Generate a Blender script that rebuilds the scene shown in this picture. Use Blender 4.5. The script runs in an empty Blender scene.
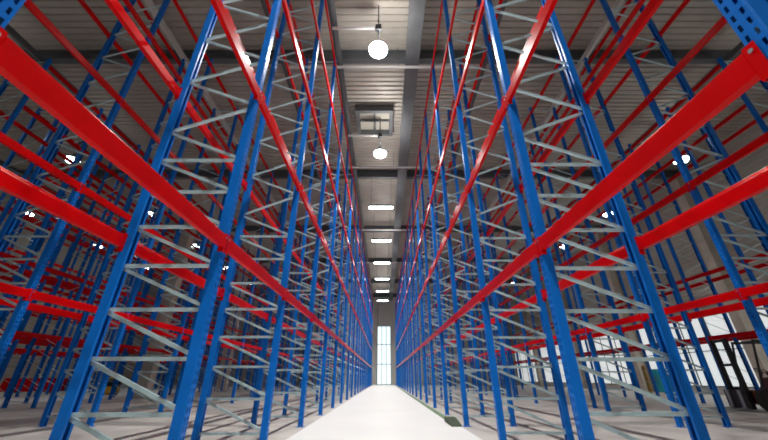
import bpy, bmesh, math, random
from mathutils import Vector, Matrix
random.seed(7)
PI = math.pi
S = bpy.context.scene
COL = S.collection
U = 1.75                      # half the clear aisle width in metres
CAM_Z = 0.54 * U
PITCH = 25.8
FPX = 327.0                   # focal length in pixels of the 768 x 440 frame
DEPTH = 0.64 * U              # rack depth
BAY = 1.40 * U                # distance between upright frames
POST_H = 11.5
LEVELS = [1.31 * U, 2.58 * U, 3.96 * U, 5.29 * U, 11.2]
ROOF_Z = 14.3
END_Y = 33 * U
BACK_Y = -4 * U
RIGHT_X = 12 * U
LEFT_X = -17 * U

# ------------------------------------------------------------------ materials
def mat(name, color, rough=0.5, metal=0.0, var=0.0, scale=6.0, bump=0.0, emit=None, estr=0.0, rough_var=0.0):
    m = bpy.data.materials.new(name); m.use_nodes = True
    nt = m.node_tree; b = nt.nodes['Principled BSDF']
    b.inputs['Base Color'].default_value = (*color, 1)
    b.inputs['Roughness'].default_value = rough
    b.inputs['Metallic'].default_value = metal
    if emit:
        b.inputs['Emission Color'].default_value = (*emit, 1)
        b.inputs['Emission Strength'].default_value = estr
    if var or bump or rough_var:
        tc = nt.nodes.new('ShaderNodeTexCoord')
        n = nt.nodes.new('ShaderNodeTexNoise'); n.inputs['Scale'].default_value = scale
        n.inputs['Detail'].default_value = 6
        nt.links.new(tc.outputs['Object'], n.inputs['Vector'])
        if var:
            r = nt.nodes.new('ShaderNodeValToRGB')
            r.color_ramp.elements[0].position = 0.3; r.color_ramp.elements[1].position = 0.7
            r.color_ramp.elements[0].color = (*[c * (1 - var) for c in color], 1)
            r.color_ramp.elements[1].color = (*[min(1, c * (1 + var)) for c in color], 1)
            nt.links.new(n.outputs['Fac'], r.inputs['Fac'])
            nt.links.new(r.outputs['Color'], b.inputs['Base Color'])
        if rough_var:
            mr = nt.nodes.new('ShaderNodeMapRange')
            mr.inputs['To Min'].default_value = rough - rough_var; mr.inputs['To Max'].default_value = rough + rough_var
            nt.links.new(n.outputs['Fac'], mr.inputs['Value']); nt.links.new(mr.outputs['Result'], b.inputs['Roughness'])
        if bump:
            bp = nt.nodes.new('ShaderNodeBump'); bp.inputs['Strength'].default_value = bump
            nt.links.new(n.outputs['Fac'], bp.inputs['Height']); nt.links.new(bp.outputs['Normal'], b.inputs['Normal'])
    return m

BLUE = mat('blue_paint', (0.006, 0.155, 0.60), 0.30, 0.0, 0.10, 3.0)
RED = mat('red_paint', (0.60, 0.001, 0.002), 0.24, 0.0, 0.10, 3.0)
GALV = mat('galvanised_steel', (0.50, 0.66, 0.70), 0.40, 0.35, 0.12, 9.0)
ZINC = mat('zinc_plate', (0.40, 0.43, 0.44), 0.4, 0.8, 0.1, 9.0)
CONC = mat('concrete_floor', (0.54, 0.51, 0.48), 0.5, 0.0, 0.14, 0.8, 0.02, rough_var=0.12)
PALE_FLOOR = mat('pale_aisle_floor', (0.82, 0.82, 0.81), 0.45, 0.0, 0.03, 0.7, rough_var=0.06)  # paler floor colour, used on the aisle strips
DECK = mat('roof_sheet', (0.47, 0.435, 0.39), 0.5, 0.2, 0.10, 0.7)
STEEL = mat('painted_roof_steel', (0.12, 0.127, 0.135), 0.5, 0.2, 0.12, 2.0)
CLAD = mat('wall_cladding', (0.46, 0.44, 0.38), 0.55, 0.1, 0.08, 0.9)
PLASTER = mat('pale_wall_paint', (0.62, 0.61, 0.57), 0.7, 0.0, 0.06, 1.2)
COLCON = mat('column_concrete', (0.56, 0.50, 0.42), 0.75, 0.0, 0.12, 2.0, 0.05)
WHITEP = mat('white_pipe_paint', (0.78, 0.78, 0.76), 0.35)
DARK = mat('dark_housing', (0.05, 0.055, 0.06), 0.45, 0.2, 0.1, 6)
RUBBER = mat('tyre_rubber', (0.02, 0.02, 0.02), 0.75, 0, 0.1, 8)
BLACK = mat('black_steel', (0.018, 0.018, 0.02), 0.45, 0.2, 0.1, 6)
RUST = mat('red_brown_paint', (0.13, 0.03, 0.018), 0.5, 0, 0.15, 4)
YELLOW = mat('yellow_paint', (0.62, 0.36, 0.02), 0.4, 0, 0.1, 5)
OCHRE = mat('dull_yellow_paint', (0.30, 0.19, 0.03), 0.5, 0, 0.1, 5)
TEAL = mat('teal_paint', (0.02, 0.50, 0.62), 0.4, 0, 0.08, 4)
GREEN = mat('green_guide_paint', (0.20, 0.30, 0.17), 0.5, 0, 0.2, 3)
OLIVE = mat('dark_olive_rubber', (0.03, 0.05, 0.02), 0.7, 0, 0.2, 9)
VINYL = mat('seat_vinyl', (0.03, 0.03, 0.035), 0.6)
GLOW = mat('lamp_diffuser', (0.9, 0.95, 0.95), 0.4, emit=(0.88, 0.98, 1.0), estr=22.0)
PANE = mat('daylit_window_pane', (0.7, 0.75, 0.75), 0.2, emit=(0.93, 0.98, 0.97), estr=0.6)
PANE_END = mat('daylit_end_pane', (0.6, 0.75, 0.78), 0.2, emit=(0.80, 0.97, 1.0), estr=1.1)

for m_ in (RED, BLUE): m_.node_tree.nodes['Principled BSDF'].inputs['Specular IOR Level'].default_value = 0.14
# ------------------------------------------------------------------ mesh helpers
def box(bm, x0, x1, y0, y1, z0, z1, m=None):
    vs = [bm.verts.new(p) for p in ((x0, y0, z0), (x1, y0, z0), (x1, y1, z0), (x0, y1, z0),
                                    (x0, y0, z1), (x1, y0, z1), (x1, y1, z1), (x0, y1, z1))]
    if m is not None:
        for v in vs: v.co = m @ v.co
    for f in ((3, 2, 1, 0), (4, 5, 6, 7), (0, 1, 5, 4), (1, 2, 6, 5), (2, 3, 7, 6), (3, 0, 4, 7)):
        bm.faces.new([vs[i] for i in f])
    return vs

def prism(bm, prof, axis, a, b):
    """extrude a closed 2-D profile along axis (0,1,2) from a to b"""
    def put(p, t):
        if axis == 0: return (t, p[0], p[1])
        if axis == 1: return (p[0], t, p[1])
        return (p[0], p[1], t)
    A = [bm.verts.new(put(p, a)) for p in prof]; B = [bm.verts.new(put(p, b)) for p in prof]
    n = len(prof)
    for i in range(n):
        j = (i + 1) % n
        bm.faces.new((A[i], A[j], B[j], B[i]))
    bm.faces.new(A[::-1]); bm.faces.new(B)

def lathe(bm, prof, seg=16, c=(0, 0, 0), axis=2):
    rings = []
    for r, h in prof:
        ring = []
        for i in range(seg):
            t = 2 * PI * i / seg
            p = (r * math.cos(t), r * math.sin(t), h)
            if axis == 0: p = (p[2], p[0], p[1])
            if axis == 1: p = (p[1], p[2], p[0])
            ring.append(bm.verts.new((p[0] + c[0], p[1] + c[1], p[2] + c[2])))
        rings.append(ring)
    for a, b in zip(rings, rings[1:]):
        for i in range(seg):
            j = (i + 1) % seg
            bm.faces.new((a[i], a[j], b[j], b[i]))
    bm.faces.new(rings[0][::-1]); bm.faces.new(rings[-1])

def tube(bm, pts, r, seg=6):
    """one continuous tube along a polyline"""
    pts = [Vector(p) for p in pts]; rings = []
    for i, p in enumerate(pts):
        d = (pts[min(i + 1, len(pts) - 1)] - pts[max(i - 1, 0)]).normalized()
        ref = Vector((0, 1, 0)) if abs(d.y) < 0.9 else Vector((1, 0, 0))
        u = d.cross(ref).normalized(); v = d.cross(u).normalized()
        rings.append([bm.verts.new(p + u * r * math.cos(2 * PI * k / seg) + v * r * math.sin(2 * PI * k / seg)) for k in range(seg)])
    for a, b in zip(rings, rings[1:]):
        for k in range(seg):
            j = (k + 1) % seg
            bm.faces.new((a[k], a[j], b[j], b[k]))
    bm.faces.new(rings[0][::-1]); bm.faces.new(rings[-1])

def mesh(bm, name, material, bevel=0.0, smooth=False):
    bmesh.ops.recalc_face_normals(bm, faces=bm.faces)
    if bevel:
        bmesh.ops.bevel(bm, geom=bm.edges[:], offset=bevel, segments=2, affect='EDGES', profile=0.5)
    me = bpy.data.meshes.new(name); bm.to_mesh(me); bm.free()
    me.materials.append(material)
    if smooth:
        for p in me.polygons: p.use_smooth = True
    return me

def link(name, me, parent=None, loc=(0, 0, 0)):
    o = bpy.data.objects.new(name, me); COL.objects.link(o)
    o.location = loc
    if parent: o.parent = parent
    return o

def obj(name, bm, material, parent=None, loc=(0, 0, 0), bevel=0.0, smooth=False):
    return link(name, mesh(bm, name, material, bevel, smooth), parent, loc)

def tag(o, label, cat, group=None, kind=None):
    o['label'] = label; o['category'] = cat
    if group: o['group'] = group
    if kind: o['kind'] = kind
    return o

def thing(name, label, cat, loc=(0, 0, 0), rz=0.0, group=None):
    o = bpy.data.objects.new(name, None); COL.objects.link(o)
    o.empty_display_size = 0.2
    o.location = loc; o.rotation_euler = (0, 0, rz)
    return tag(o, label, cat, group)

def struct(name, bm, material, parent=None, bevel=0.0):
    o = obj(name, bm, material, parent, bevel=bevel)
    if parent is None: o['kind'] = 'structure'
    return o

def B(*a):
    bm = bmesh.new(); box(bm, *a); return bm

ORD = ['first', 'second', 'third', 'fourth', 'fifth', 'sixth', 'seventh', 'eighth', 'ninth', 'tenth', 'eleventh', 'twelfth',
       'thirteenth', 'fourteenth', 'fifteenth', 'sixteenth', 'seventeenth', 'eighteenth', 'nineteenth', 'twentieth',
       'twenty-first', 'twenty-second', 'twenty-third', 'twenty-fourth', 'twenty-fifth']

# ------------------------------------------------------------------ setting
A_HALF = 0.955 * U
bm = bmesh.new()
for x0, x1 in ((LEFT_X, -10.9 * U), (-8.65 * U, -A_HALF), (A_HALF, RIGHT_X)):
    box(bm, x0, x1, BACK_Y, END_Y, -0.2, 0)
struct('floor', bm, CONC)
struct('floor_aisle', B(-A_HALF, A_HALF, BACK_Y, END_Y, -0.2, 0.0), PALE_FLOOR)
struct('floor_side_aisle', B(-10.9 * U, -8.65 * U, BACK_Y, END_Y, -0.2, 0.0), PALE_FLOOR)  # lamplit brightness of this strip is partly put into its paler colour

def corrugated(bm, u0, u1, pitch, depth, put, v0, v1):
    prof = []; u = u0
    while u < u1:
        prof += [(u, 0), (u + pitch * 0.62, 0), (u + pitch * 0.70, depth), (u + pitch * 0.92, depth)]; u += pitch
    prof.append((u1, 0))
    A = [bm.verts.new(put(p[0], p[1], v0)) for p in prof]; C = [bm.verts.new(put(p[0], p[1], v1)) for p in prof]
    for i in range(len(prof) - 1):
        bm.faces.new((A[i], A[i + 1], C[i + 1], C[i]))

bm = bmesh.new()
corrugated(bm, BACK_Y, END_Y, 0.28, 0.06, lambda u, d, v: (v, u, ROOF_Z + d), LEFT_X, RIGHT_X)
struct('ceiling', bm, DECK)

GIRD = [5.75 * U + i * 5.4 * U for i in range(-1, 6)]
n = 0
for gy in GIRD:
    bm = bmesh.new()
    z0, z1 = ROOF_Z - 0.62, ROOF_Z - 0.03
    box(bm, LEFT_X, RIGHT_X, gy - 0.13, gy + 0.13, z0, z0 + 0.03)
    box(bm, LEFT_X, RIGHT_X, gy - 0.012, gy + 0.012, z0 + 0.03, z1 - 0.03)
    box(bm, LEFT_X, RIGHT_X, gy - 0.13, gy + 0.13, z1 - 0.03, z1)
    n += 1; struct(f'trim_{n}', bm, STEEL)
for px in (-14.2 * U, -8.6 * U, -5.0 * U, -2.55 * U, 2.55 * U, 5.0 * U, 8.6 * U):      # light purlins running down the hall
    bm = bmesh.new(); box(bm, px - 0.07, px + 0.07, BACK_Y, END_Y, ROOF_Z - 0.9, ROOF_Z - 0.64)
    n += 1; struct(f'trim_{n}', bm, PLASTER if abs(px) == 5.0 * U else STEEL)

# right wall: plinth, window band, upper cladding
WB, WT = 0.45, 4.6
struct('baseboard_right', B(RIGHT_X, RIGHT_X + 0.2, BACK_Y, END_Y, 0, WB), PLASTER)
bm = bmesh.new()
corrugated(bm, WT, ROOF_Z, 0.30, 0.05, lambda u, d, v: (RIGHT_X + d, v, u), BACK_Y, END_Y)
struct('wall_right', bm, CLAD)
def window(name, axis, at, a0, a1, z0, z1, nmull, nbar, pane_m, t=0.05):
    bm = bmesh.new()
    def bb(u0, u1, w0, w1, d0, d1):
        if axis == 'x': box(bm, at + d0, at + d1, u0, u1, w0, w1)
        else: box(bm, u0, u1, at + d0, at + d1, w0, w1)
    bb(a0, a1, z0, z0 + t, -0.03, 0.1); bb(a0, a1, z1 - t, z1, -0.03, 0.1)
    for i in range(nmull + 1):
        u = a0 + (a1 - a0 - t) * i / nmull
        bb(u, u + t, z0, z1, -0.025, 0.09)
    for i in range(1, nbar):
        w = z0 + (z1 - z0) * i / nbar
        bb(a0, a1, w - t / 2, w + t / 2, -0.02, 0.08)
    o = struct(name, bm, STEEL)
    bm = bmesh.new(); bb(a0, a1, z0, z1, 0.03, 0.05)
    obj('pane', bm, pane_m, o)
    return o
gb = [BACK_Y] + [g for g in GIRD] + [END_Y]
wn = 0
for i in range(len(GIRD) - 1):
    y0, y1 = GIRD[i], GIRD[i + 1]
    if y1 < 3 * U: continue
    wn += 1
    window(f'window_{wn}', 'x', RIGHT_X, y0 + 0.6, y1 - 0.6, WB, WT, 4, 2, PANE)
bm = bmesh.new()
for gy in GIRD:
    box(bm, RIGHT_X, RIGHT_X + 0.2, gy - 0.6, gy + 0.6, WB, WT)
box(bm, RIGHT_X, RIGHT_X + 0.2, GIRD[-1] + 0.6, END_Y, WB, WT)
struct('wall_right_piers', bm, PLASTER)
# columns
cn = 0
for gy in GIRD:
    for cx, hx, hy in ((RIGHT_X - 0.36, 0.3, 0.3), (-7.32 * U, 0.38, 0.25)):
        if cx < 0 and gy < 9 * U: continue
        cn += 1
        o = obj('column', B(cx - hx, cx + hx, gy - hy, gy + hy, 0, ROOF_Z - 0.64), COLCON, bevel=0.02); o['kind'] = 'structure'
# left wall
bm = bmesh.new()
corrugated(bm, 0, ROOF_Z, 0.30, 0.05, lambda u, d, v: (LEFT_X - d, v, u), BACK_Y, END_Y)
struct('wall_left', bm, CLAD)
# end wall with the tall daylit opening
EW, EH = 1.15, 8.9
bm = bmesh.new()
corrugated(bm, LEFT_X, -EW, 0.30, 0.05, lambda u, d, v: (u, END_Y + d, v), 0, ROOF_Z)
corrugated(bm, EW, RIGHT_X, 0.30, 0.05, lambda u, d, v: (u, END_Y + d, v), 0, ROOF_Z)
corrugated(bm, -EW, EW, 0.30, 0.05, lambda u, d, v: (u, END_Y + d, v), EH, ROOF_Z)
struct('wall_end', bm, PLASTER)
window('window_7', 'y', END_Y, -EW, EW, 0.0, EH, 3, 3, PANE_END, 0.09)
struct('wall_back', B(LEFT_X, RIGHT_X, BACK_Y - 0.2, BACK_Y, 0, ROOF_Z), CLAD)

# ------------------------------------------------------------------ rack parts (shared meshes)
PW, PD, TH = 0.10, 0.10, 0.003
def post_mesh(detail):
    """open C upright, web on the local x = 0 plane, flanges towards +x; two columns of slots in the web"""
    bm = bmesh.new()
    h = PW / 2
    if detail:
        cols = [(PD, -h + 0.028), (PD, -h), (0.008, -h), (0, -h + 0.008), (0, -0.030), (0, -0.014), (0, 0.014), (0, 0.030),
                (0, h - 0.008), (0.008, h), (PD, h), (PD, h - 0.028)]
        hole = {4, 6}
        zs = [0.0]; z = 0.06
        while z < POST_H - 0.06:
            zs += [z, z + 0.042]; z += 0.075
        zs.append(POST_H)
    else:
        cols = [(PD, -h + 0.028), (PD, -h), (0, -h), (0, h), (PD, h), (PD, h - 0.028)]
        hole = set(); zs = [0.0, POST_H]
    g = [[bm.verts.new((c[0], c[1], z)) for c in cols] for z in zs]
    for r in range(len(zs) - 1):
        for c in range(len(cols) - 1):
            if c in hole and r % 2 == 1: continue
            bm.faces.new((g[r][c], g[r][c + 1], g[r + 1][c + 1], g[r + 1][c]))
    bmesh.ops.recalc_face_normals(bm, faces=bm.faces)
    bmesh.ops.solidify(bm, geom=bm.faces[:], thickness=TH)
    return mesh(bm, 'post', BLUE)
POST_NEAR, POST_FAR = post_mesh(True), post_mesh(False)
bm = B(-0.03, 0.13, -0.08, 0.08, 0, 0.008); PLATE = mesh(bm, 'base_plate', BLUE, 0.002)
bm = bmesh.new(); lathe(bm, [(0.011, 0), (0.011, 0.012), (0.007, 0.012), (0.007, 0.035)], 6); BOLT = mesh(bm, 'anchor_bolt', ZINC)

ZN = [0.19 + 0.46 * k for k in range(8)]
XL, XR = 0.055, DEPTH - 0.055
def brace_mesh(p, q):
    """C-channel between two points in the frame's plane with flattened bolted ends"""
    p, q = Vector((p[0], 0, p[1])), Vector((q[0], 0, q[1])); d = q - p; L = d.length
    m = Matrix.Translation(p) @ Matrix.Rotation(-math.atan2(d.z, d.x), 4, 'Y')
    bm = bmesh.new(); w, f, t = 0.018, 0.014, 0.003
    prof = [(-f, -w), (f, -w), (f, -w + t), (-f + t, -w + t), (-f + t, w - t), (f, w - t), (f, w), (-f, w)]
    prism(bm, prof, 0, -0.02, L + 0.02)
    bmesh.ops.transform(bm, matrix=m, verts=bm.verts)
    return mesh(bm, 'brace', GALV)
HBR = brace_mesh((XL, 0), (XR, 0))
DBR = brace_mesh((XL, 0.44), (XR, 0.02))
ZUP = brace_mesh((XL, 0.02), (XR, 0.44))
ZDN = brace_mesh((XL, 0.44), (XR, 0.02))
bolts = []
path = []
for k, z in enumerate(ZN):
    path += [(XL, 0, z), (XR, 0, z)]
z = ZN[-1]; left = True
while z + 0.46 < POST_H - 0.3:
    z += 0.46
    path.append((XL if left else XR, 0, z)); left = not left
path.append((XL if left else XR, 0, POST_H - 0.15)); path.append((XR if left else XL, 0, POST_H - 0.14))
bm = bmesh.new(); tube(bm, path, 0.021, 4); LATTICE = mesh(bm, 'bracing', GALV)

def upright(x, y, label, group, near, plates):
    t = thing('upright_frame', label, 'rack frame', (x, y, 0), 0, group)
    pm = POST_NEAR if near else POST_FAR
    a = link('post', pm, t, (0, 0, 0.008))
    b = link('post', pm, t, (DEPTH, 0, 0.008)); b.rotation_euler = (0, 0, PI)
    if plates:
        for xx, rz in ((0, 0), (DEPTH, PI)):
            p = link('base_plate', PLATE, t, (xx, 0, 0)); p.rotation_euler = (0, 0, rz)
            if near:
                for yy in (-0.065, 0.065):
                    link('anchor_bolt', BOLT, p, (0.05, yy, 0.008))
    if not near:
        link('bracing', LATTICE, t); return t
    for k, z in enumerate(ZN):
        link('brace', HBR, t, (0, 0.0, z))
        if k < 7: link('brace', DBR, t, (0, 0.018, z))
    z = ZN[-1]; left = True
    while z + 0.46 < POST_H - 0.3:
        link('brace', ZDN if left else ZUP, t, (0, 0.0 if left else 0.018, z)); z += 0.46; left = not left
    link('brace', HBR, t, (0, 0, POST_H - 0.12))
    return t

# beam: built for the aisle-facing side; local origin = middle of the beam at its post-web plane, length along y
BH = 0.145
BL = BAY - PW - 0.014
bm = bmesh.new()
prof = [(-0.012, -BH / 2), (0.042, -BH / 2), (0.042, BH / 2 - 0.03), (0.022, BH / 2 - 0.03), (0.022, BH / 2), (-0.012, BH / 2)]
prism(bm, prof, 1, -BL / 2 + 0.005, BL / 2 - 0.005)
PROFILE = mesh(bm, 'beam_profile', RED, 0.004)
def connector(s):
    bm = bmesh.new()
    y0 = s * (BL / 2); h = 0.12
    a = [(y0, 0.045), (y0, -0.005), (y0 + s * 0.050, -0.005), (y0 + s * 0.050, -0.010), (y0 - s * 0.005, -0.010), (y0 - s * 0.005, 0.045)]
    prism(bm, [(p[1], p[0]) for p in a], 2, -h, h * 0.75)
    return mesh(bm, 'connector', RED)
CON = (connector(-1), connector(1))
bm = bmesh.new()
lathe(bm, [(0.006, -0.0), (0.012, -0.0), (0.012, 0.006), (0.005, 0.008)], 8, axis=0); PIN = mesh(bm, 'locking_pin', ZINC)
bm = B(-0.012, 0.042, -BL / 2, BL / 2, -BH / 2, BH / 2); BEAM_FAR = mesh(bm, 'rack_crossbeam', RED)

# ------------------------------------------------------------------ rows of racking
# (key, x of the left post line, side, y of first frame, first k, last k, near frames, words)
ROWS = [
    ('L1', -U - DEPTH, 0.53 * U, 0, 21, 7, 'rack left of the white aisle'),
    ('R1', U, 0.58 * U, 0, 21, 7, 'rack right of the white aisle'),
    ('L2', -3.6 * U - DEPTH, 0.53 * U, 1, 21, 5, 'second rack row on the left'),
    ('R2', 3.6 * U, 0.50 * U, 1, 21, 5, 'second rack row on the right'),
    ('L3', -7.0 * U - DEPTH, 0.53 * U, 3, 20, 0, 'third rack row on the left'),
    ('R3', 7.0 * U, 0.50 * U, 3, 20, 0, 'third rack row on the right'),
    ('L4', -7.95 * U - DEPTH, 0.53 * U, 4, 20, 0, 'fourth rack row on the left'),
    ('L5', -11.0 * U - DEPTH, 0.53 * U, 6, 18, 0, 'fifth rack row on the left'),
    ('L6', -11.95 * U - DEPTH, 0.53 * U, 6, 18, 0, 'sixth rack row on the left'),
]
th = math.radians(PITCH)
def project(x, y, z):
    dz = z - CAM_Z
    d = y * math.cos(th) + dz * math.sin(th); up = -y * math.sin(th) + dz * math.cos(th)
    if d < 0.2: return None
    return 384 + FPX * x / d, 220 - FPX * up / d, d
beams = []
for key, x0, ya, k0, k1, kn, words in ROWS:
    for k in range(k0, k1 + 1):
        y = ya + k * BAY
        upright(x0, y, f'blue upright frame with steel bracing, {ORD[k - k0]} from the camera, {words}', 'rack upright frames in ' + words,
                k < kn, k < 12)
        if k == k1: continue
        for lv, z in enumerate(LEVELS):
            for side in (0, 1):                      # 0: on the left post line, 1: on the right post line
                xx = x0 if side == 0 else x0 + DEPTH
                area = 0.0; last = None
                for s in range(13):
                    q = project(xx, y + BAY * s / 12, z)
                    if q and last and 0 <= q[0] <= 768 and 0 <= q[1] <= 440:
                        area += math.hypot(q[0] - last[0], q[1] - last[1]) * BH * FPX / q[2]
                    last = q
                near_side = (side == 1) == (x0 < 0)
                if key[1] != '1': area *= 0.6 if key[1] == '2' else 0.3
                beams.append((area, key, k - k0, lv, side, xx, y + BAY / 2, z, near_side, words))
beams.sort(key=lambda b: -b[0])
def beam(b, detail):
    area, key, bay, lv, side, xx, yy, z, near_side, words = b
    label = f'red {"inner" if near_side else "outer"} beam, {ORD[lv]} level, {ORD[bay]} bay, {words}'
    grp = 'red rack beams'
    rz = PI if side == 1 else 0.0
    if detail:
        t = thing('rack_crossbeam', label, 'rack beam', (xx, yy, z), rz, grp)
        link('beam_profile', PROFILE, t)
        for i, c in enumerate(CON):
            o = link('connector', c, t)
            if area > 400: link('locking_pin', PIN, o, (-0.014, (-1, 1)[i] * (BL / 2 + 0.025), 0.05))
    else:
        t = link('rack_crossbeam', BEAM_FAR, None, (xx, yy, z)); t.rotation_euler = (0, 0, rz); tag(t, label, 'rack beam', grp)
for i, b in enumerate(beams[:300]):
    beam(b, i < 120)
bm = bmesh.new()
for b in beams[300:]:
    xx, yy, z = b[5:8]; s = -1 if b[4] == 1 else 1
    box(bm, min(xx - s * 0.012, xx + s * 0.042), max(xx - s * 0.012, xx + s * 0.042), yy - BL / 2, yy + BL / 2, z - BH / 2, z + BH / 2)
o = obj('far_rack_beams', bm, RED)
tag(o, 'mass of red beams in the far and high bays of all racks', 'rack beams', None, 'stuff')

# ------------------------------------------------------------------ lamps
LAMP_Z = CAM_Z + 6.15 * U
bm = bmesh.new(); lathe(bm, [(0.05, 0.42), (0.09, 0.40), (0.12, 0.26), (0.16, 0.22), (0.36, 0.03), (0.37, 0.0), (0.345, 0.0), (0.10, 0.10)], 20); HOUSE = mesh(bm, 'housing', DARK, smooth=False)
bm = bmesh.new(); lathe(bm, [(0.34, 0.005), (0.33, -0.06), (0.27, -0.13), (0.15, -0.18), (0.03, -0.19)], 20); DIFF = mesh(bm, 'diffuser', GLOW, smooth=True)
bm = bmesh.new(); tube(bm, [(0, 0, 0.41), (0, 0, ROOF_Z - LAMP_Z)], 0.025, 8); ROD = mesh(bm, 'hanging_rod', STEEL)
bm = bmesh.new(); tube(bm, [(-1.75, 0, 1.2), (0, 0, 1.2)], 0.055, 8); ARM = mesh(bm, 'conduit', WHITEP)
bm = bmesh.new(); box(bm, -0.11, 0.11, -0.08, 0.08, 1.06, 1.34); JBOX = mesh(bm, 'junction_box', DARK, 0.01)
BAR_H = mesh(B(-0.85, 0.85, -0.16, 0.16, 0.0, 0.14), 'housing', DARK, 0.01)
bm = bmesh.new(); prism(bm, [(-0.14, 0.0), (0.14, 0.0), (0.11, -0.07), (-0.11, -0.07)], 0, -0.82, 0.82); BAR_D = mesh(bm, 'diffuser', GLOW)
bm = bmesh.new(); tube(bm, [(0, 0, 0.14), (0, 0, ROOF_Z - LAMP_Z)], 0.012, 6); BAR_R = mesh(bm, 'hanging_rod', STEEL)
def lamp(x, y, label, group, watts, linear=False):
    t = thing('linear_lamp' if linear else 'high_bay_lamp', label, 'ceiling lamp', (x, y, LAMP_Z), 0, group)
    if linear:
        link('housing', BAR_H, t); link('diffuser', BAR_D, t)
        for xx in (-0.7, 0.7): link('hanging_rod', BAR_R, t, (xx, 0, 0))
    else:
        link('housing', HOUSE, t); link('diffuser', DIFF, t); link('hanging_rod', ROD, t); link('conduit', ARM, t); link('junction_box', JBOX, t)
    ld = bpy.data.lights.new('lamp_light', 'SPOT'); ld.energy = watts; ld.color = (1.0, 0.98, 0.93)
    ld.spot_size = math.radians(118); ld.spot_blend = 1.0; ld.shadow_soft_size = 0.05
    lo = bpy.data.objects.new('lamp_light', ld); COL.objects.link(lo); lo.parent = t; lo.location = (0, 0, -0.32)
    lo['kind'] = 'helper'
    lu = bpy.data.lights.new('lamp_uplight', 'SPOT'); lu.energy = watts * (0.05 if linear else 0.10); lu.color = (1.0, 0.98, 0.94)
    lu.spot_size = math.radians(160); lu.spot_blend = 0.8; lu.shadow_soft_size = 0.12
    lo = bpy.data.objects.new('lamp_uplight', lu); COL.objects.link(lo); lo.parent = t; lo.location = (0.3, 0, 0.3); lo.rotation_euler = (PI, 0, 0)
    lo['kind'] = 'helper'
W = 2450
for k in range(-1, 9):
    y = 1.09 * U + 3.49 * U * k
    lab = ('glowing high bay lamp over the white aisle, ' + ORD[k - 1] + ' in view along the ceiling') if k > 0 else ('glowing high bay lamp over the white aisle, ' + ('above' if k == 0 else 'behind') + ' the camera')
    if k > 2: lamp(-0.12 * U, y, 'glowing bar lamp across the white aisle, ' + ORD[k - 3] + ' beyond the two round lamps', 'bar lamps over the white aisle', W, True)
    else: lamp(-0.12 * U, y, lab, 'high bay lamps over the white aisle', W)
for k in range(0, 7):
    y = 1.0 * U + 3.7 * U * k
    lamp(-9.75 * U, y, f'glowing high bay lamp over the far left aisle, {ORD[k]} along it', 'high bay lamps over the far left aisle', W * 0.10)
    lamp(9.3 * U, y, f'glowing high bay lamp over the open floor by the right windows, {ORD[k]} along it', 'high bay lamps by the right windows', W * 0.17)
for k in range(2, 6):
    lamp(-14.8 * U, 1.0 * U + 3.7 * U * k, f'glowing high bay lamp beside the far left wall, {ORD[k - 2]} along it', 'high bay lamps by the left wall', W * 0.1)

# ------------------------------------------------------------------ things under the roof
t = thing('roof_vent', 'square dark framed roof vent above the aisle just before the second lamp', 'vent', (-0.3 * U, 8.15 * U, ROOF_Z))
hw = 1.02
bm = bmesh.new()
for a in ((-hw, hw, -hw, -hw + 0.2), (-hw, hw, hw - 0.2, hw), (-hw, -hw + 0.2, -hw + 0.2, hw - 0.2), (hw - 0.2, hw, -hw + 0.2, hw - 0.2)):
    box(bm, a[0], a[1], a[2], a[3], -0.45, -0.04)
obj('frame', bm, STEEL, t)
obj('cover', B(-hw + 0.2, hw - 0.2, -hw + 0.2, hw - 0.2, -0.12, -0.06), CLAD, t)
bm = bmesh.new(); box(bm, -0.05, 0.05, -hw + 0.2, hw - 0.2, -0.24, -0.13); box(bm, -hw + 0.2, hw - 0.2, -0.05, 0.05, -0.24, -0.13); obj('crossbar', bm, STEEL, t)

t = thing('cable_tray', 'long dark cable tray running under the roof, right of the aisle lamps', 'cable tray', (0.70 * U, 0, ROOF_Z - 1.0))
for a in ((-0.3, -0.27, 0, 0.14), (0.27, 0.3, 0, 0.14)):
    obj('side_rail', B(a[0], a[1], BACK_Y + 0.1, END_Y - 0.1, a[2], a[3]), STEEL, t)
obj('tray_bottom', B(-0.27, 0.27, BACK_Y + 0.1, END_Y - 0.1, 0, 0.02), STEEL, t)
for gy in GIRD:
    obj('hanger', B(-0.02, 0.02, gy - 0.3, gy - 0.26, 0.02, 0.98), STEEL, t)
t = thing('ventilation_duct', 'grey duct running under the roof, left of the aisle lamps', 'duct', (-1.12 * U, 0, ROOF_Z - 1.0))
bm = bmesh.new(); prism(bm, [(0.16 * math.cos(i * PI / 6), 0.16 * math.sin(i * PI / 6)) for i in range(12)], 1, BACK_Y + 0.1, END_Y - 0.1)
obj('tube', bm, STEEL, t)
for gy in GIRD:
    obj('hanger', B(-0.015, 0.015, gy - 0.3, gy - 0.27, 0.15, 0.98), STEEL, t)
for i, yy in enumerate((5.63 * U, 9.9 * U, 15.5 * U, 20.8 * U)):
    o = bmesh.new(); tube(o, [(-2.4 * U, yy, ROOF_Z - 1.25), (2.4 * U, yy, ROOF_Z - 1.25)], 0.06, 8)
    t = thing('sprinkler_pipe', f'white sprinkler pipe crossing above the aisle, {ORD[i]} from the camera', 'pipe', (0, 0, 0), 0, 'sprinkler pipes across the aisle')
    obj('pipe', o, WHITEP, t)
    for xx in (-1.9 * U, 0.35 * U, 1.9 * U):
        bm = bmesh.new(); tube(bm, [(xx, yy, ROOF_Z - 1.2), (xx, yy, ROOF_Z - 0.02)], 0.012, 6); obj('hanger', bm, STEEL, t)

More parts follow.
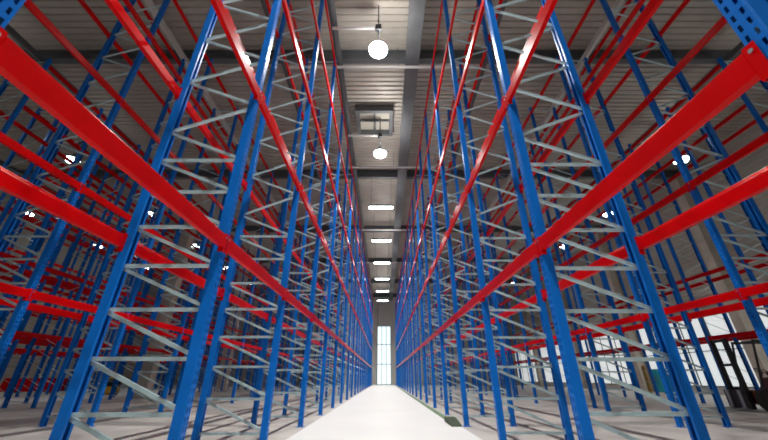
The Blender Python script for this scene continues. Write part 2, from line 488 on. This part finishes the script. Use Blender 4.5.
# wall lamp on the right wall
t = thing('wall_lamp', 'small bright lamp on the beige cladding of the right wall', 'lamp', (RIGHT_X, 11.35 * U, CAM_Z + 3.12 * U))
obj('bracket', B(-0.18, 0.0, -0.05, 0.05, -0.05, 0.05), DARK, t)
obj('housing', B(-0.42, -0.18, -0.22, 0.22, 0.0, 0.14), DARK, t, bevel=0.02)
obj('diffuser', B(-0.40, -0.20, -0.2, 0.2, -0.08, 0.0), GLOW, t)

# ------------------------------------------------------------------ things on the floor
t = thing('guide_rail', 'low green floor guide rail along the foot of the right rack', 'guide rail', (0.90 * U, 0, 0))
bm = bmesh.new(); prism(bm, [(-0.05, 0), (0.05, 0), (0.05, 0.03), (0.03, 0.06), (-0.03, 0.06), (-0.05, 0.03)], 1, 5.25 * U, 30 * U); obj('rail', bm, GREEN, t)
bm = bmesh.new()
prof = [(4.72 * U, 0), (5.25 * U, 0), (5.25 * U, 0.11), (5.1 * U, 0.11), (4.78 * U, 0.03)]
prism(bm, prof, 0, -0.12, 0.12); o = obj('end_shoe', bm, OLIVE, t, bevel=0.008); o['label'] = 'dark olive wedge at the near end'
for k in range(12):
    yy = 6 * U + k * 2 * U
    obj('anchor_foot', B(0.05, 0.12, yy - 0.06, yy + 0.06, 0, 0.01), GREEN, t)

def forklift(loc, rz, body_m, label, with_guard_m):
    t = thing('forklift', label, 'forklift', loc, rz)
    bm = bmesh.new()   # side profile (y forward, z up)
    prism(bm, [(-1.05, 0.35), (-1.15, 0.6), (-1.10, 1.0), (-0.75, 1.08), (-0.1, 0.95), (0.1, 0.45), (0.75, 0.42), (0.85, 0.6), (0.95, 0.6), (0.95, 0.2), (-0.9, 0.2)], 0, -0.5, 0.5)
    obj('chassis', bm, body_m, t, bevel=0.02)
    bm = bmesh.new(); prism(bm, [(-1.28, 0.3), (-1.32, 0.75), (-1.2, 1.02), (-0.98, 1.04), (-0.95, 0.28)], 0, -0.48, 0.48); obj('counterweight', bm, BLACK, t, bevel=0.03)
    obj('seat', B(-0.26, 0.26, -0.62, -0.1, 1.02, 1.14), VINYL, t, bevel=0.03)
    m = Matrix.Translation((0, -0.62, 1.1)) @ Matrix.Rotation(0.15, 4, 'X')
    bm = bmesh.new(); box(bm, -0.25, 0.25, -0.05, 0.06, 0.0, 0.5, m); obj('backrest', bm, VINYL, t, bevel=0.03)
    for sx in (-0.44, 0.44):
        bm = bmesh.new(); tube(bm, [(sx, -0.95, 1.0), (sx, -0.75, 2.02), (sx, 0.35, 2.08), (sx, 0.68, 0.55)], 0.035, 8); obj('guard_post', bm, with_guard_m, t)
    bm = bmesh.new()
    for yy in [-0.7 + 0.14 * i for i in range(8)]: box(bm, -0.44, 0.44, yy - 0.015, yy + 0.015, 2.03, 2.07)
    box(bm, -0.46, -0.42, -0.74, 0.36, 2.02, 2.08); box(bm, 0.42, 0.46, -0.74, 0.36, 2.02, 2.08)
    obj('overhead_guard', bm, with_guard_m, t)
    bm = bmesh.new(); tube(bm, [(0, 0.45, 0.5), (0, 0.18, 1.15)], 0.03, 8); st = obj('steering_column', bm, BLACK, t)
    bm = bmesh.new(); ring = [(0.17 * math.cos(i * PI / 8), 0.18 + 0.17 * 0.9 * math.sin(i * PI / 8), 1.16 + 0.07 * math.sin(i * PI / 8)) for i in range(17)]
    tube(bm, ring, 0.015, 6); obj('steering_wheel', bm, BLACK, st)
    for sx in (-0.30, 0.30):
        obj('mast_rail', B(sx - 0.05, sx + 0.05, 1.0, 1.13, 0.06, 2.15), BLACK, t)
    for zz in (0.5, 1.3, 2.05): obj('mast_crossbar', B(-0.3, 0.3, 1.03, 1.1, zz, zz + 0.08), BLACK, t)
    obj('carriage', B(-0.45, 0.45, 1.14, 1.2, 0.1, 0.6), BLACK, t)
    for sx in (-0.25, 0.25):
        bm = bmesh.new(); prism(bm, [(1.205, 0.05), (1.25, 0.05), (2.25, 0.05), (2.3, 0.06), (1.25, 0.10), (1.25, 0.6), (1.205, 0.6)], 0, sx - 0.06, sx + 0.06); obj('fork', bm, ZINC, t)
    for sx, yy, r in ((-0.5, 0.72, 0.33), (0.5, 0.72, 0.33), (-0.47, -0.75, 0.27), (0.47, -0.75, 0.27)):
        bm = bmesh.new(); lathe(bm, [(r * 0.6, -0.1), (r, -0.085), (r, 0.085), (r * 0.6, 0.1)], 24, (0, 0, 0), 0)
        w = obj('wheel', bm, RUBBER, t, (sx + (0.11 if sx > 0 else -0.11), yy, r))
        bm = bmesh.new(); lathe(bm, [(r * 0.5, -0.105), (r * 0.55, 0), (r * 0.5, 0.105)], 16, (0, 0, 0), 0); obj('hub', bm, body_m, w)
    return t
forklift((7.2 * U, 6.76 * U, 0), math.radians(80), RUST, 'red-brown forklift with black mast parked by the right windows', BLACK)
t = thing('pallet_truck', 'small yellow and black pallet truck standing in the far left aisle', 'pallet truck', (-9.25 * U, 12.5 * U, 0), math.radians(30))
bm = bmesh.new(); prism(bm, [(-0.35, 0.12), (-0.35, 0.75), (-0.25, 0.88), (0.1, 0.88), (0.22, 0.6), (0.22, 0.12)], 0, -0.38, 0.38); obj('chassis', bm, BLACK, t, bevel=0.02)
bm = bmesh.new(); box(bm, -0.33, 0.33, -0.22, 0.08, 0.885, 1.0); obj('hood', bm, YELLOW, t, bevel=0.03)
obj('bumper', B(-0.40, 0.40, -0.42, -0.352, 0.15, 0.5), YELLOW, t, bevel=0.01)
bm = bmesh.new(); tube(bm, [(0, -0.3, 0.8), (0, -0.5, 1.25)], 0.03, 8); h = obj('tiller', bm, BLACK, t)
bm = bmesh.new(); tube(bm, [(-0.18, -0.5, 1.27), (0.18, -0.5, 1.27)], 0.025, 8); obj('grip', bm, BLACK, h)
for sx in (-0.2, 0.2):
    bm = bmesh.new(); prism(bm, [(0.225, 0.06), (1.3, 0.06), (1.38, 0.09), (0.225, 0.14)], 0, sx - 0.08, sx + 0.08); obj('fork', bm, YELLOW, t)
for sx, yy in ((-0.3, -0.1), (0.3, -0.1), (-0.2, 1.2), (0.2, 1.2)):
    r = 0.115 if yy < 0 else 0.04
    bm = bmesh.new(); lathe(bm, [(r * 0.6, -0.045), (r, -0.04), (r, 0.04), (r * 0.6, 0.045)], 16, (0, 0, 0), 0); obj('wheel', bm, RUBBER, t, (sx, yy, r))

t = thing('storage_cabinet', 'teal steel cabinet standing in front of the right window wall', 'cabinet', (10.75 * U, 14.1 * U, 0), math.radians(-90))
obj('body', B(-0.45, 0.45, -0.35, 0.35, 0.08, 1.5), TEAL, t, bevel=0.015)
for sx in (-1, 1):
    d = obj('door', B(min(0.01 * sx, 0.43 * sx), max(0.01 * sx, 0.43 * sx), -0.375, -0.352, 0.14, 1.44), TEAL, t, bevel=0.005)
    obj('handle', B(0.06 * sx - 0.015, 0.06 * sx + 0.015, -0.41, -0.376, 0.8, 1.0), ZINC, d)
    for sy in (-0.28, 0.28): obj('foot', B(sx * 0.39 - 0.04, sx * 0.39 + 0.04, sy - 0.04, sy + 0.04, 0, 0.08), BLACK, t)
t = thing('bollard', 'slim dull yellow bollard beside the teal cabinet', 'bollard', (9.9 * U, 13.7 * U, 0))
bm = bmesh.new(); lathe(bm, [(0.11, 0.0), (0.11, 1.6), (0.09, 1.68), (0.03, 1.71)], 16); obj('post', bm, OCHRE, t)
obj('base_plate', B(-0.17, 0.17, -0.17, 0.17, 0, 0.012), BLACK, t)

# bundles of unassembled beams far left: every beam of the pile is its own object
bm = B(-1.9, 1.9, -0.05, 0.05, 0, 0.14); LOOSE = mesh(bm, 'loose_crossbeam', RED, 0.004)
bm = B(-0.06, 0.06, -0.6, 0.6, 0, 0.1); BEARER = mesh(bm, 'timber_bearer', COLCON, 0.004)
px, py = -13.9 * U, 14.6 * U
for i, sx in enumerate((-1.3, 1.3)):
    o = link('timber_bearer', BEARER, None, (px + sx, py, 0)); tag(o, f'squared timber bearer under the {("outer", "inner")[i]} end of the loose red beams', 'timber', 'bearers under the loose beams')
for lay in range(6):
    for j in range(4):
        o = link('loose_crossbeam', LOOSE, None, (px + random.uniform(-0.05, 0.05), py - 0.42 + j * 0.28, 0.1 + lay * 0.142))
        tag(o, f'loose red beam in the far left floor stack, {ORD[lay]} layer up, {ORD[j]} from front', 'rack beam', 'loose red beams in the floor stack')

# ------------------------------------------------------------------ world and camera
w = bpy.data.worlds.new('world'); S.world = w; w.use_nodes = True
w.node_tree.nodes['Background'].inputs['Color'].default_value = (0.6, 0.75, 0.9, 1)
w.node_tree.nodes['Background'].inputs['Strength'].default_value = 0.3
cd = bpy.data.cameras.new('camera'); cam = bpy.data.objects.new('camera', cd); COL.objects.link(cam)
cd.sensor_width = 36; cd.lens = FPX / 768 * 36; cd.clip_end = 400; cd.clip_start = 0.05
cam.location = (0, 0, CAM_Z); cam.rotation_euler = (math.radians(90 + PITCH), 0, 0)
S.camera = cam
vs = S.view_settings
vs.view_transform = 'Standard'; vs.look = 'None'; vs.exposure = 0.0; vs.gamma = 1.0; vs.use_curve_mapping = False
S.cycles.max_bounces = 6
S.cycles.filter_width = 1.8
